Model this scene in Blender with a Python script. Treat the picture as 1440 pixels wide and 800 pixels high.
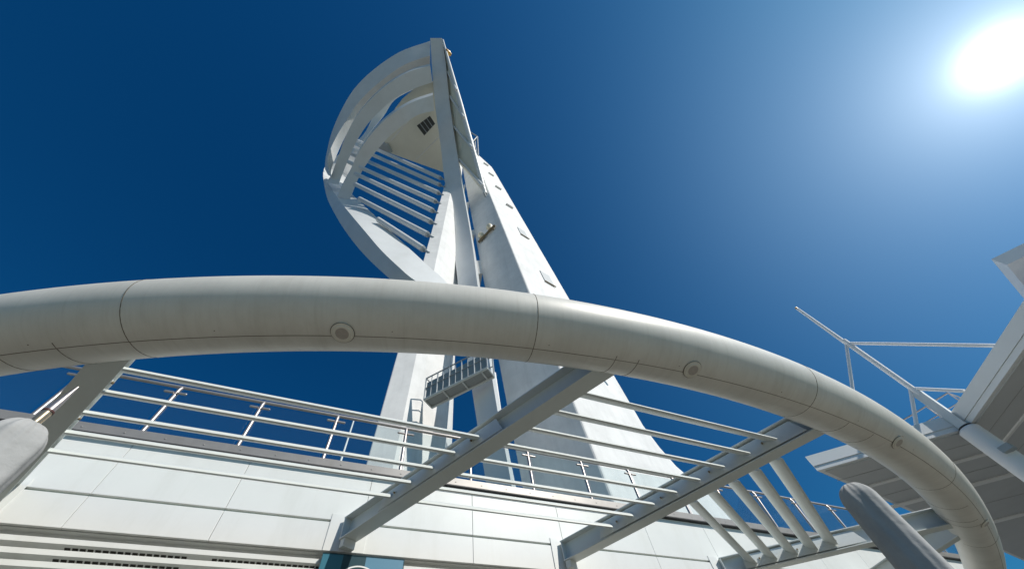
import bpy, bmesh, math, random
from mathutils import Vector, Matrix

random.seed(7)
C = bpy.context.scene
for o in list(bpy.data.objects):
    bpy.data.objects.remove(o)

# ------------------------------------------------------------------ camera
# eye 1.6 m above the plaza (plaza at z = -1.6), wide lens tilted far up with a little roll
cam_d = bpy.data.cameras.new('camera')
cam = bpy.data.objects.new('camera', cam_d)
C.collection.objects.link(cam)
right = Vector((0.92373874, -0.36855461, -0.10427963))
up = Vector((-0.24849639, -0.78384125, 0.56907155))
fwd = Vector((0.29147262, 0.49976033, 0.81564902))
M = Matrix((right, up, -fwd)).transposed().to_4x4()
cam.matrix_world = M
cam_d.sensor_fit = 'HORIZONTAL'
cam_d.sensor_width = 36.0
cam_d.lens = 542.757 * 36.0 / 1440.0
cam_d.shift_x = 0.0
cam_d.shift_y = 81.0 / 1440.0
cam_d.clip_start = 0.05
cam_d.clip_end = 20000.0
C.camera = cam

# ------------------------------------------------------------------ light
# the lamp stands where the cast shadows and the lit flanks say it is: high, over the photographer's right shoulder
SUN = Vector((0.398, -0.613, 0.682)).normalized()
# centre of the bright patch of sky at the upper right
BRIGHT = Vector((0.719, -0.3073, 0.6234)).normalized()
SUN_EL = math.asin(SUN.z)
SUN_AZ = math.atan2(SUN.x, SUN.y)
w = bpy.data.worlds.new('World')
C.world = w
w.use_nodes = True
nt = w.node_tree
nt.nodes.clear()
wout = nt.nodes.new('ShaderNodeOutputWorld')
bg = nt.nodes.new('ShaderNodeBackground')
sky = nt.nodes.new('ShaderNodeTexSky')
sky.sky_type = 'NISHITA'
sky.sun_disc = False
sky.sun_elevation = SUN_EL
sky.sun_rotation = SUN_AZ
sky.altitude = 0.0
sky.air_density = 1.0
sky.dust_density = 0.35
sky.ozone_density = 3.0
bg.inputs['Strength'].default_value = 0.06
hsv = nt.nodes.new('ShaderNodeHueSaturation')
hsv.inputs['Saturation'].default_value = 1.35
nt.links.new(sky.outputs[0], hsv.inputs['Color'])
tint = nt.nodes.new('ShaderNodeVectorMath'); tint.operation = 'MULTIPLY'
tint.inputs[1].default_value = (0.30, 1.0, 1.15)
nt.links.new(hsv.outputs[0], tint.inputs[0])
nt.links.new(tint.outputs[0], bg.inputs['Color'])
# bright glow painted into the sky round BRIGHT, away from the sun
geo = nt.nodes.new('ShaderNodeTexCoord')
dot = nt.nodes.new('ShaderNodeVectorMath'); dot.operation = 'DOT_PRODUCT'
nt.links.new(geo.outputs['Generated'], dot.inputs[0])
dot.inputs[1].default_value = BRIGHT
def wmath(op, a, b):
    n = nt.nodes.new('ShaderNodeMath'); n.operation = op
    for i, v in enumerate((a, b)):
        if isinstance(v, (int, float)): n.inputs[i].default_value = v
        else: nt.links.new(v, n.inputs[i])
    return n.outputs[0]
cosv = wmath('MAXIMUM', dot.outputs['Value'], 0.0)
def glow_layer(terms, color):
    total = None
    for power, amp in terms:
        t = wmath('MULTIPLY', wmath('POWER', cosv, power), amp)
        total = t if total is None else wmath('ADD', total, t)
    b_ = nt.nodes.new('ShaderNodeBackground')
    b_.inputs['Color'].default_value = (*color, 1)
    nt.links.new(total, b_.inputs['Strength'])
    return b_.outputs[0]
last = bg.outputs[0]
for terms, color in ((((3.0, 0.05), (9.0, 0.14)), (0.30, 0.70, 1.0)), (((20.0, 0.17), (90.0, 0.30), (320.0, 0.30)), (0.85, 0.95, 1.0)), (((1500.0, 1.3),), (1.0, 1.0, 0.98))):
    add = nt.nodes.new('ShaderNodeAddShader')
    nt.links.new(last, add.inputs[0])
    nt.links.new(glow_layer(terms, color), add.inputs[1])
    last = add.outputs[0]
nt.links.new(last, wout.inputs['Surface'])

sl = bpy.data.lights.new('sun', 'SUN')
sl.energy = 4.5
sl.angle = math.radians(0.53)
sl.color = (1.0, 0.95, 0.87)
so = bpy.data.objects.new('sun', sl)
so.rotation_euler = SUN.to_track_quat('Z', 'Y').to_euler()
so.location = SUN * 300
C.collection.objects.link(so)

C.render.engine = 'CYCLES'
C.view_settings.view_transform = 'Standard'
C.view_settings.look = 'None'
C.view_settings.gamma = 1.0
C.view_settings.exposure = -0.02
C.render.resolution_x = 1024
C.render.resolution_y = 568

# ------------------------------------------------------------------ materials
def mat(name, color, rough=0.5, metal=0.0, var=0.0, vscale=3.0, bump=0.0, bscale=40.0, stain=None, stain_amt=0.0, stain_scale=(1, 1, 1), spec=0.5, coat=0.0):
    m = bpy.data.materials.new(name)
    m.use_nodes = True
    t = m.node_tree
    b = t.nodes['Principled BSDF']
    b.inputs['Roughness'].default_value = rough
    b.inputs['Metallic'].default_value = metal
    b.inputs['Specular IOR Level'].default_value = spec
    b.inputs['Coat Weight'].default_value = coat
    tc = t.nodes.new('ShaderNodeTexCoord')
    col = t.nodes.new('ShaderNodeRGB')
    col.outputs[0].default_value = (*color, 1)
    last = col.outputs[0]
    if var > 0:
        n = t.nodes.new('ShaderNodeTexNoise')
        n.inputs['Scale'].default_value = vscale
        n.inputs['Detail'].default_value = 6
        n.inputs['Roughness'].default_value = 0.65
        t.links.new(tc.outputs['Object'], n.inputs['Vector'])
        mr = t.nodes.new('ShaderNodeMapRange')
        mr.inputs[1].default_value = 0.3; mr.inputs[2].default_value = 0.7
        mr.inputs[3].default_value = 1 - var; mr.inputs[4].default_value = 1 + var * 0.5
        t.links.new(n.outputs['Fac'], mr.inputs[0])
        mx = t.nodes.new('ShaderNodeVectorMath'); mx.operation = 'SCALE'
        t.links.new(last, mx.inputs[0]); t.links.new(mr.outputs[0], mx.inputs['Scale'])
        last = mx.outputs[0]
    if stain:
        mp = t.nodes.new('ShaderNodeMapping')
        mp.inputs['Scale'].default_value = stain_scale
        t.links.new(tc.outputs['Object'], mp.inputs['Vector'])
        n2 = t.nodes.new('ShaderNodeTexNoise')
        n2.inputs['Scale'].default_value = 1.0
        n2.inputs['Detail'].default_value = 8
        n2.inputs['Roughness'].default_value = 0.7
        t.links.new(mp.outputs[0], n2.inputs['Vector'])
        r2 = t.nodes.new('ShaderNodeMapRange')
        r2.inputs[1].default_value = 0.5; r2.inputs[2].default_value = 0.75
        r2.inputs[3].default_value = 0.0; r2.inputs[4].default_value = stain_amt
        t.links.new(n2.outputs['Fac'], r2.inputs[0])
        mixn = t.nodes.new('ShaderNodeMix'); mixn.data_type = 'RGBA'
        t.links.new(r2.outputs[0], mixn.inputs['Factor'])
        t.links.new(last, mixn.inputs['A'])
        mixn.inputs['B'].default_value = (*stain, 1)
        last = mixn.outputs['Result']
    t.links.new(last, b.inputs['Base Color'])
    if bump > 0:
        n3 = t.nodes.new('ShaderNodeTexNoise')
        n3.inputs['Scale'].default_value = bscale
        n3.inputs['Detail'].default_value = 5
        t.links.new(tc.outputs['Object'], n3.inputs['Vector'])
        bp = t.nodes.new('ShaderNodeBump')
        bp.inputs['Strength'].default_value = bump
        bp.inputs['Distance'].default_value = 0.02
        t.links.new(n3.outputs['Fac'], bp.inputs['Height'])
        t.links.new(bp.outputs[0], b.inputs['Normal'])
    return m

RING = mat('cream_paint', (0.69, 0.66, 0.58), 0.42, var=0.06, vscale=2.2, stain=(0.44, 0.40, 0.32), stain_amt=0.35, stain_scale=(1.1, 1.1, 9.0), bump=0.05, bscale=9)
def ring_streaks(m):
    """drip streaks round the tube and soot along its weathered top, from the mesh's own 'wrap' coordinates (metres along, metres round)"""
    t = m.node_tree
    b = t.nodes['Principled BSDF']
    src = b.inputs['Base Color'].links[0].from_socket
    at = t.nodes.new('ShaderNodeAttribute'); at.attribute_name = 'wrap'
    last = src
    for scale, lo, hi, amt, col in (((13.0, 0.9, 1.0), 0.50, 0.80, 0.30, (0.40, 0.37, 0.30)), ((2.2, 1.2, 1.0), 0.50, 0.80, 0.28, (0.38, 0.35, 0.28)), ((40.0, 1.2, 1.0), 0.50, 0.85, 0.20, (0.36, 0.33, 0.27))):
        mp = t.nodes.new('ShaderNodeMapping'); mp.inputs['Scale'].default_value = scale
        t.links.new(at.outputs['Vector'], mp.inputs['Vector'])
        n = t.nodes.new('ShaderNodeTexNoise'); n.inputs['Scale'].default_value = 1.0; n.inputs['Detail'].default_value = 7; n.inputs['Roughness'].default_value = 0.7
        t.links.new(mp.outputs[0], n.inputs['Vector'])
        r = t.nodes.new('ShaderNodeMapRange'); r.inputs[1].default_value = lo; r.inputs[2].default_value = hi; r.inputs[3].default_value = 0; r.inputs[4].default_value = amt
        t.links.new(n.outputs['Fac'], r.inputs[0])
        mx = t.nodes.new('ShaderNodeMix'); mx.data_type = 'RGBA'
        t.links.new(r.outputs[0], mx.inputs['Factor']); t.links.new(last, mx.inputs['A']); mx.inputs['B'].default_value = (*col, 1)
        last = mx.outputs['Result']
    t.links.new(last, b.inputs['Base Color'])
    return m
RINGBODY = ring_streaks(mat('cream_tube_paint', (0.68, 0.662, 0.605), 0.45, var=0.08, vscale=2.2, bump=0.04, bscale=9))
SEAM = mat('seam_dirt', (0.13, 0.105, 0.075), 0.9)
PANEL = mat('white_cladding', (0.74, 0.75, 0.725), 0.38, var=0.05, vscale=0.9, stain=(0.55, 0.55, 0.49), stain_amt=0.35, stain_scale=(2.2, 1.0, 0.35))
PANEL_IN = mat('joint_shadow_board', (0.40, 0.45, 0.40), 0.8)
STEEL = mat('white_steel_paint', (0.66, 0.70, 0.68), 0.36, var=0.06, vscale=3.0, stain=(0.42, 0.41, 0.36), stain_amt=0.3, stain_scale=(1.5, 1.5, 1.5))
CONC = mat('white_concrete', (0.78, 0.775, 0.76), 0.75, var=0.12, vscale=0.5, stain=(0.52, 0.52, 0.51), stain_amt=0.5, stain_scale=(0.9, 0.9, 0.10), bump=0.3, bscale=2.5)
TSTEEL = mat('tower_white_paint', (0.72, 0.735, 0.735), 0.4, var=0.05, vscale=0.25, stain=(0.5, 0.5, 0.46), stain_amt=0.3, stain_scale=(0.25, 0.25, 0.08))
DECKM = mat('deck_cladding', (0.74, 0.73, 0.62), 0.5, var=0.05, vscale=0.3)
INOX = mat('brushed_stainless', (0.46, 0.42, 0.40), 0.42, 0.8, var=0.08, vscale=14)
RAILM = mat('anodised_base_rail', (0.30, 0.285, 0.27), 0.45, 0.35, var=0.12, vscale=3, stain=(0.22, 0.19, 0.16), stain_amt=0.5, stain_scale=(2, 2, 2))
BRONZE = mat('bronze_tube', (0.50, 0.40, 0.27), 0.3, 0.8, var=0.1, vscale=20)
COLLAR = mat('collar_rubber', (0.09, 0.035, 0.03), 0.5)
DARK = mat('dark_gap', (0.015, 0.013, 0.012), 0.9)
VENTM = mat('vent_dark', (0.05, 0.056, 0.052), 0.7)
SLOT = mat('vent_slot', (0.03, 0.027, 0.022), 0.9, var=0.3, vscale=20)
RUBBER = mat('black_gasket', (0.02, 0.02, 0.02), 0.6)
FABRIC = mat('grey_canvas', (0.385, 0.387, 0.385), 0.9, var=0.10, vscale=7, stain=(0.25, 0.25, 0.245), stain_amt=0.45, stain_scale=(5, 5, 2.0), bump=0.45, bscale=11)
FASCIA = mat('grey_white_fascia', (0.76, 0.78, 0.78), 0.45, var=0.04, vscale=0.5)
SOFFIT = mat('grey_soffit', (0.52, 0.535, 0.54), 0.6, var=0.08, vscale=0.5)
STRIP = mat('soffit_joint_strip', (0.78, 0.78, 0.77), 0.5)
MASTW = mat('white_mast_paint', (0.84, 0.84, 0.84), 0.75, spec=0.15)
PAVING = mat('plaza_paving', (0.185, 0.178, 0.152), 0.85, var=0.2, vscale=0.7, bump=0.3, bscale=30)
SJOINT = mat('soffit_seam', (0.36, 0.365, 0.365), 0.8)
LENS = mat('frosted_lens', (0.42, 0.38, 0.34), 0.5, var=0.12, vscale=30)
LAMPM = mat('lamp_ivory', (0.72, 0.66, 0.50), 0.45)
RUST_AND_SHADE = mat('weathered_bracket_and_shadow_bar', (0.22, 0.17, 0.10), 0.8, var=0.2, vscale=6)
HATCHM = mat('grey_hatch', (0.34, 0.375, 0.395), 0.5, var=0.05, vscale=2)
MESHM = mat('grating', (0.34, 0.36, 0.35), 0.7, var=0.15, vscale=8)
AMBER = mat('amber_beacon', (0.75, 0.42, 0.08), 0.35)
BLUE1 = mat('sign_teal', (0.035, 0.17, 0.24), 0.35)
BLUE2 = mat('sign_dark_teal', (0.012, 0.055, 0.075), 0.35)
BLUE3 = mat('sign_pale_blue', (0.10, 0.245, 0.36), 0.35)
SIGNW = mat('sign_white', (0.8, 0.82, 0.82), 0.4)
ROOFTOP = mat('roof_membrane', (0.45, 0.45, 0.44), 0.8, var=0.1, vscale=1.0)

def glass_mat(name, tint, alpha, refl=0.05):
    m = bpy.data.materials.new(name); m.use_nodes = True
    t = m.node_tree; t.nodes.clear()
    out = t.nodes.new('ShaderNodeOutputMaterial')
    tr = t.nodes.new('ShaderNodeBsdfTransparent'); tr.inputs['Color'].default_value = (*tint, 1)
    gl = t.nodes.new('ShaderNodeBsdfGlossy'); gl.inputs['Roughness'].default_value = 0.02
    fc = t.nodes.new('ShaderNodeLayerWeight'); fc.inputs['Blend'].default_value = 0.5
    pw = t.nodes.new('ShaderNodeMath'); pw.operation = 'POWER'; pw.inputs[1].default_value = 4.0
    t.links.new(fc.outputs['Facing'], pw.inputs[0])
    lw = t.nodes.new('ShaderNodeMath'); lw.operation = 'MULTIPLY_ADD'; lw.inputs[1].default_value = 0.4; lw.inputs[2].default_value = 0.02
    t.links.new(pw.outputs[0], lw.inputs[0])
    mx = t.nodes.new('ShaderNodeMixShader')
    t.links.new(lw.outputs[0], mx.inputs[0])
    t.links.new(tr.outputs[0], mx.inputs[1]); t.links.new(gl.outputs[0], mx.inputs[2])
    df = t.nodes.new('ShaderNodeBsdfDiffuse'); df.inputs['Color'].default_value = (0.3, 0.36, 0.38, 1)
    m2 = t.nodes.new('ShaderNodeMixShader'); m2.inputs[0].default_value = alpha
    t.links.new(mx.outputs[0], m2.inputs[1]); t.links.new(df.outputs[0], m2.inputs[2])
    t.links.new(m2.outputs[0], out.inputs['Surface'])
    return m
GLASS = glass_mat('balustrade_glass', (0.93, 0.965, 0.965), 0.012)
WINDOW = mat('dark_window_glass', (0.02, 0.025, 0.03), 0.05, spec=0.9)

# ------------------------------------------------------------------ mesh helpers
class MB:
    """collects vertices and faces (with material slots) for ONE mesh object"""
    def __init__(s):
        s.v = []; s.f = []; s.mi = []
    def poly(s, pts, faces, mi=0):
        b = len(s.v)
        s.v += [tuple(p) for p in pts]
        for f in faces:
            s.f.append([b + i for i in f]); s.mi.append(mi)
    def hexa(s, p, mi=0):
        s.poly(p, [(3, 2, 1, 0), (4, 5, 6, 7), (0, 1, 5, 4), (1, 2, 6, 5), (2, 3, 7, 6), (3, 0, 4, 7)], mi)
    def box(s, lo, hi, mi=0):
        x0, y0, z0 = lo; x1, y1, z1 = hi
        s.hexa([(x0, y0, z0), (x1, y0, z0), (x1, y1, z0), (x0, y1, z0), (x0, y0, z1), (x1, y0, z1), (x1, y1, z1), (x0, y1, z1)], mi)
    def obox(s, P, ex, ey, ez, mi=0):
        """oriented box: corner P and three edge vectors"""
        P = Vector(P); ex = Vector(ex); ey = Vector(ey); ez = Vector(ez)
        s.hexa([P, P + ex, P + ex + ey, P + ey, P + ez, P + ex + ez, P + ex + ey + ez, P + ey + ez], mi)
    def prism(s, poly, z0, z1, mi=0):
        n = len(poly)
        pts = [(x, y, z0) for x, y in poly] + [(x, y, z1) for x, y in poly]
        s.poly(pts, [tuple(range(n - 1, -1, -1)), tuple(range(n, 2 * n))] + [(i, (i + 1) % n, n + (i + 1) % n, n + i) for i in range(n)], mi)
    def loft(s, rings, mi=0, cap=True, closed=False):
        n = len(rings[0]); b = len(s.v)
        for r in rings: s.v += [tuple(p) for p in r]
        m = len(rings)
        for k in range(m if closed else m - 1):
            for i in range(n):
                j = (i + 1) % n; k2 = (k + 1) % m
                s.f.append([b + k * n + i, b + k * n + j, b + k2 * n + j, b + k2 * n + i]); s.mi.append(mi)
        if cap and not closed:
            s.f.append([b + i for i in range(n - 1, -1, -1)]); s.mi.append(mi)
            s.f.append([b + (m - 1) * n + i for i in range(n)]); s.mi.append(mi)
    def tube(s, pts, r, seg=12, mi=0, cap=True):
        pts = [Vector(p) for p in pts]
        rings = []
        prev = None
        for i, p in enumerate(pts):
            d = (pts[min(i + 1, len(pts) - 1)] - pts[max(i - 1, 0)]).normalized()
            if prev is None:
                a = d.cross(Vector((0, 0, 1)))
                if a.length < 1e-3: a = d.cross(Vector((0, 1, 0)))
                a.normalize()
            else:
                a = (prev - d * prev.dot(d)).normalized()
            prev = a
            b_ = d.cross(a)
            rr = r[i] if isinstance(r, (list, tuple)) else r
            rings.append([p + (a * math.cos(2 * math.pi * k / seg) + b_ * math.sin(2 * math.pi * k / seg)) * rr for k in range(seg)])
        s.loft(rings, mi, cap)
    def section(s, P, Q, prof, upv=(0, 0, 1), mi=0):
        """extrude a closed 2-D profile (across, up) from P to Q"""
        P = Vector(P); Q = Vector(Q); d = (Q - P).normalized()
        a = d.cross(Vector(upv)).normalized(); u = a.cross(d)
        s.loft([[P + a * x + u * y for x, y in prof], [Q + a * x + u * y for x, y in prof]], mi)
    def build(s, name, mats, parent=None, smooth=None, bevel=0.0, label=None):
        me = bpy.data.meshes.new(name)
        me.from_pydata(s.v, [], s.f)
        if not isinstance(mats, (list, tuple)): mats = [mats]
        for m in mats: me.materials.append(m)
        for p, mi in zip(me.polygons, s.mi): p.material_index = mi
        bm = bmesh.new(); bm.from_mesh(me)
        bmesh.ops.recalc_face_normals(bm, faces=bm.faces)
        if smooth is not None:
            for f in bm.faces: f.smooth = True
            for e in bm.edges:
                e.smooth = (len(e.link_faces) == 2 and e.calc_face_angle(9) < math.radians(smooth))
        bm.to_mesh(me); bm.free()
        o = bpy.data.objects.new(name, me)
        C.collection.objects.link(o)
        if parent is not None:
            o.parent = parent
        if bevel > 0:
            bv = o.modifiers.new('bevel', 'BEVEL'); bv.width = bevel; bv.segments = 2; bv.limit_method = 'ANGLE'
            bv.angle_limit = math.radians(40)
        if label: o['label'] = label
        return o

def thing(name, label, cat, group=None):
    o = bpy.data.objects.new(name, None)
    o.empty_display_size = 0.2
    C.collection.objects.link(o)
    o['label'] = label; o['category'] = cat
    if group: o['group'] = group
    return o

def spline(pts, sub=6):
    """Catmull-Rom through the points"""
    P = [Vector(p) for p in pts]
    out = []
    for i in range(len(P) - 1):
        p0 = P[max(i - 1, 0)]; p1 = P[i]; p2 = P[i + 1]; p3 = P[min(i + 2, len(P) - 1)]
        if i == 0: p0 = p1 * 2 - p2
        if i == len(P) - 2: p3 = p2 * 2 - p1
        for k in range(sub):
            t = k / sub
            out.append(0.5 * ((2 * p1) + (p2 - p0) * t + (2 * p0 - 5 * p1 + 4 * p2 - p3) * t * t + (3 * p1 - p0 - 3 * p2 + p3) * t ** 3))
    out.append(P[-1])
    return out

def copy_part(o, parent):
    c = o.copy(); C.collection.objects.link(c); c.parent = parent
    return c

# ------------------------------------------------------------------ ground
GZ = -1.6
g = MB(); g.poly([(-6000, -6000, GZ), (6000, -6000, GZ), (6000, 6000, GZ), (-6000, 6000, GZ)], [(0, 1, 2, 3)])
plaza = g.build('plaza_paving', PAVING)
plaza['kind'] = 'structure'
# ---- tower outline coordinates, metres
HOOP_OUTER = [
  [(-10.01, -3.38, 131.0), (-16.33, 1.72, 128.0), (-21.19, 7.59, 125.0), (-24.56, 13.29, 122.0), (-26.1, 18.82, 118.0), (-26.75, 24.24, 114.0), (-26.16, 29.09, 109.0), (-25.29, 30.96, 106.0)],
  [(-9.46, -1.33, 131.0), (-14.99, 2.79, 128.0), (-19.63, 7.78, 125.0), (-23.78, 14.89, 122.0), (-25.59, 21.84, 118.0), (-25.84, 27.35, 114.0), (-25.03, 31.47, 109.0), (-24.5, 32.06, 106.0)],
  [(-8.25, 1.69, 125.1), (-12.86, 5.08, 122.24), (-17.28, 10.01, 119.38), (-21.26, 16.81, 116.51), (-22.93, 22.6, 112.69), (-23.58, 26.89, 108.87), (-23.44, 29.88, 104.09), (-22.58, 30.81, 101.23)],
]
BOW_L = [
  [(-8.99, 3.53, 146.0), (-13.41, 8.33, 143.0), (-17.56, 13.74, 140.0), (-20.92, 19.18, 136.0), (-22.3, 24.89, 131.0), (-25.57, 29.68, 126.0), (-27.79, 32.79, 120.0), (-27.3, 34.09, 113.12), (-22.37, 34.37, 97.97), (-15.15, 29.37, 75.0), (-9.81, 25.55, 59.16), (-5.86, 23.29, 49.35), (-1.87, 20.61, 39.9), (0.59, 19.49, 35.7), (1.5, 19.7, 29.0)],
  [(-8.9, 3.87, 146.0), (-13.17, 8.43, 143.0), (-17.33, 13.84, 140.0), (-20.81, 19.23, 136.0), (-22.09, 24.91, 131.0), (-24.59, 29.7, 126.0), (-26.19, 33.74, 120.0), (-24.57, 34.47, 108.64), (-18.4, 31.3, 90.21), (-11.55, 25.3, 67.5), (-6.93, 21.73, 53.36), (-3.56, 19.9, 44.65), (-0.32, 17.98, 36.86), (2.22, 18.56, 35.0), (1.9, 19.3, 29.0)],
  [(-8.52, 5.28, 146.0), (-12.67, 9.59, 143.0), (-16.86, 14.05, 140.0), (-18.44, 18.7, 136.0), (-20.06, 22.75, 131.0), (-21.74, 28.02, 126.0), (-22.27, 33.45, 120.0), (-21.05, 35.47, 112.0), (-16.3, 31.61, 96.03), (-10.55, 26.37, 76.12), (-5.91, 23.26, 62.64), (-2.31, 21.26, 53.11), (1.68, 19.1, 42.94), (4.38, 18.35, 36.75), (2.8, 19.5, 29.0)],
]
BOW_F = [
  [(-10.09, -3.93, 130.0), (-8.33, 0.19, 125.0), (-6.95, 3.2, 120.0), (-4.19, 8.85, 112.0), (-0.33, 15.39, 99.49), (1.84, 18.6, 87.29), (2.99, 19.66, 80.58), (5.02, 20.65, 57.68), (5.67, 19.72, 41.92), (5.95, 17.95, 27.43), (5.99, 17.01, 21.22), (6.09, 16.4, 16.87), (6.41, 16.46, 13.45), (6.39, 16.11, 11.9)],
  [(-7.26, -5.03, 129.35), (-5.02, -1.11, 123.75), (-3.58, 1.84, 118.2), (-0.86, 7.4, 109.76), (2.82, 13.66, 96.03), (4.85, 16.52, 82.99), (5.65, 17.44, 75.84), (7.09, 18.17, 53.2), (7.11, 17.24, 38.07), (6.95, 15.81, 24.91), (6.8, 15.04, 19.27), (6.75, 14.55, 15.32), (7.03, 14.65, 12.22), (6.96, 14.37, 10.81)],
]
HOOP2 = [
  [(-7.85, 1.6, 119.0), (-12.23, 4.83, 116.29), (-16.44, 9.52, 113.57), (-20.22, 16.0, 110.86), (-22.0, 21.69, 108.14), (-22.6, 26.61, 105.43), (-23.06, 31.32, 102.71), (-23.04, 32.06, 100.0)],
  [(-6.33, 4.65, 116.62), (-10.26, 7.71, 113.96), (-13.87, 11.35, 111.3), (-17.33, 16.89, 108.64), (-19.2, 21.95, 105.98), (-20.05, 26.77, 103.32), (-20.33, 29.85, 100.66), (-20.15, 31.01, 98.0)],
]
HOOP3 = [
  [(-4.97, 6.53, 106.0), (-8.77, 9.38, 103.71), (-12.1, 12.93, 101.43), (-14.76, 17.06, 99.14), (-16.78, 22.02, 96.86), (-17.5, 26.19, 94.57), (-18.23, 29.24, 92.29), (-18.37, 31.08, 90.0)],
  [(-3.85, 9.24, 103.88), (-7.18, 11.41, 101.64), (-10.71, 15.9, 99.4), (-12.96, 19.85, 97.16), (-14.49, 23.42, 94.92), (-15.22, 26.17, 92.68), (-15.51, 28.72, 90.44), (-15.52, 30.17, 88.2)],
]
TUBES = [
  [(-22.43, 25.18, 121.71), (1.74, 19.83, 90.55)],
  [(-21.99, 25.64, 115.9), (1.88, 19.76, 84.21)],
  [(-20.77, 25.92, 108.46), (1.92, 19.7, 77.59)],
  [(-19.07, 25.68, 99.44), (1.69, 19.63, 71.14)],
  [(-15.76, 25.34, 91.09), (1.52, 19.57, 65.17)],
  [(-14.22, 25.4, 84.08), (1.63, 19.51, 59.24)],
  [(-11.7, 25.17, 75.74), (1.53, 19.46, 53.36)],
  [(-6.37, 22.54, 61.38), (1.36, 19.4, 47.57)],
]
DZ = 118.0
DECK = [(-12.66, 24.43), (1.66, 24.05), (6.39, 23.89), (-0.53, 4.64), (-6.49, 4.42), (-10.2, 7.49), (-12.47, 10.82), (-13.69, 13.46), (-15.98, 20.93)]
VENT = [(-7.87, 15.47), (-5.05, 11.77), (-3.17, 13.13), (-5.26, 17.14)]
SEAMS = [[(-9.5, 14.21), (-13.13, 21.28)], [(-0.98, 14.8), (-5.76, 23.33)]]
TURRET = [(-16.89, 24.97), (-16.72, 22.91), (-13.59, 22.08), (-12.14, 23.71)]
# ------------------------------------------------------------------ terrace building
YW = 6.0                      # face of the cladding
X0, X1 = -16.0, 19.0
ZT, ZG, ZB = 4.33, 3.49, 3.05 # top of cladding, groove, underside
bld = thing('terrace_building', 'low white panelled building with a roof terrace and louvre bands under the canopy', 'building')
m = MB()
m.box((X0, YW + 0.30, GZ), (X1, 13.0, 4.30))
m.build('core_wall', PANEL_IN, bld)
joints = [X0]
x = -3.075 - 1.52 * 8
js = []
while x < X1 - 0.4:
    js.append(x); x += 1.52
js = [-14.9, -13.2, -11.5, -9.8, -8.1, -6.4, -4.7, -3.075, -1.555, 0.30, 2.08, 3.80, 5.84, 7.5, 9.2, 10.9, 12.6, 14.3, 16.0, 17.7]
xs = [X0] + [j for j in js if X0 < j < X1] + [X1]
m = MB()
for a, b in zip(xs[:-1], xs[1:]):
    m.box((a + 0.003, YW, ZG + 0.018), (b - 0.003, YW + 0.05, ZT))
    m.box((a + 0.003, YW + 0.002, ZB), (b - 0.003, YW + 0.05, ZG - 0.018))
m.box((X0, YW + 0.035, ZB + 0.01), (X1, YW + 0.29, ZT - 0.01), 1)
m.build('wall', [PANEL, PANEL_IN], bld, bevel=0.004)
# underside return of the cladding, running back to the louvres
m = MB()
m.box((X0, YW + 0.055, ZB - 0.012), (X1, YW + 0.29, ZB - 0.001))
m.build('soffit', PANEL, bld)
# louvre fins with slotted undersides
for k in range(6):
    zt = 2.945 - 0.130 * k
    m = MB()
    prof = [(0.0, 0.0), (0.0, -0.062), (0.012, -0.070), (0.10, -0.118), (0.10, -0.10), (0.012, -0.045), (0.012, 0.0)]
    m.loft([[(X0, YW + 0.03 + y, zt + z) for y, z in prof], [(X1, YW + 0.03 + y, zt + z) for y, z in prof]])
    sx = [(-2.92, 17), (-1.42, 18), (-6.6, 17), (-5.1, 17), (1.5, 17), (3.1, 17), (5.2, 17)]
    for s0, n in sx:
        for q in range(n):
            xa = s0 + 0.073 * q - 0.02 * k
            # slot lies on the sloping underside
            P = Vector((xa, YW + 0.03 + 0.035, zt - 0.0835)); e = Vector((0, 0.088, -0.048)).normalized()
            nrm = Vector((0, -e.z, e.y)) * -1.0
            m.obox(P + nrm * 0.003, (0.054, 0, 0), e * 0.036, nrm * -0.006, 1)
    m.build('louvre_fin', [PANEL, SLOT], bld)
m = MB()
m.box((X0, YW + 0.135, 2.05), (X1, YW + 0.29, ZB - 0.014))
m.build('louvre_backing', PANEL, bld)
# glazed shopfront below
m = MB()
m.box((X0, YW + 0.16, GZ), (X1, YW + 0.28, 2.04))
shop = m.build('shop_window', WINDOW, bld)
m = MB()
xx = X0
while xx <= X1:
    m.box((xx - 0.03, YW + 0.09, GZ), (xx + 0.03, YW + 0.157, 2.04)); xx += 1.75
m.box((X0, YW + 0.085, 2.0), (X1, YW + 0.155, 2.046))
m.build('frame', STEEL, shop)
# raised pilaster plates where the canopy beams land
PIL = [-3.99, 0.12, 3.815, 7.47]
for px in PIL:
    m = MB()
    m.box((px - 0.28, YW - 0.012, ZB - 0.004), (px + 0.28, YW - 0.001, 3.605))
    m.build('pilaster', PANEL, bld, bevel=0.003)
# coping: black gasket line under a stainless base rail, overhanging ledge
m = MB()
m.box((X0, YW - 0.085, 4.335), (X1, YW + 0.30, 4.358))
m.build('gasket', RUBBER, bld)
m = MB()
m.box((X0, YW + 0.302, 4.302), (X1, 13.0, 4.345))
m.build('terrace_floor', PAVING, bld)

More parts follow.
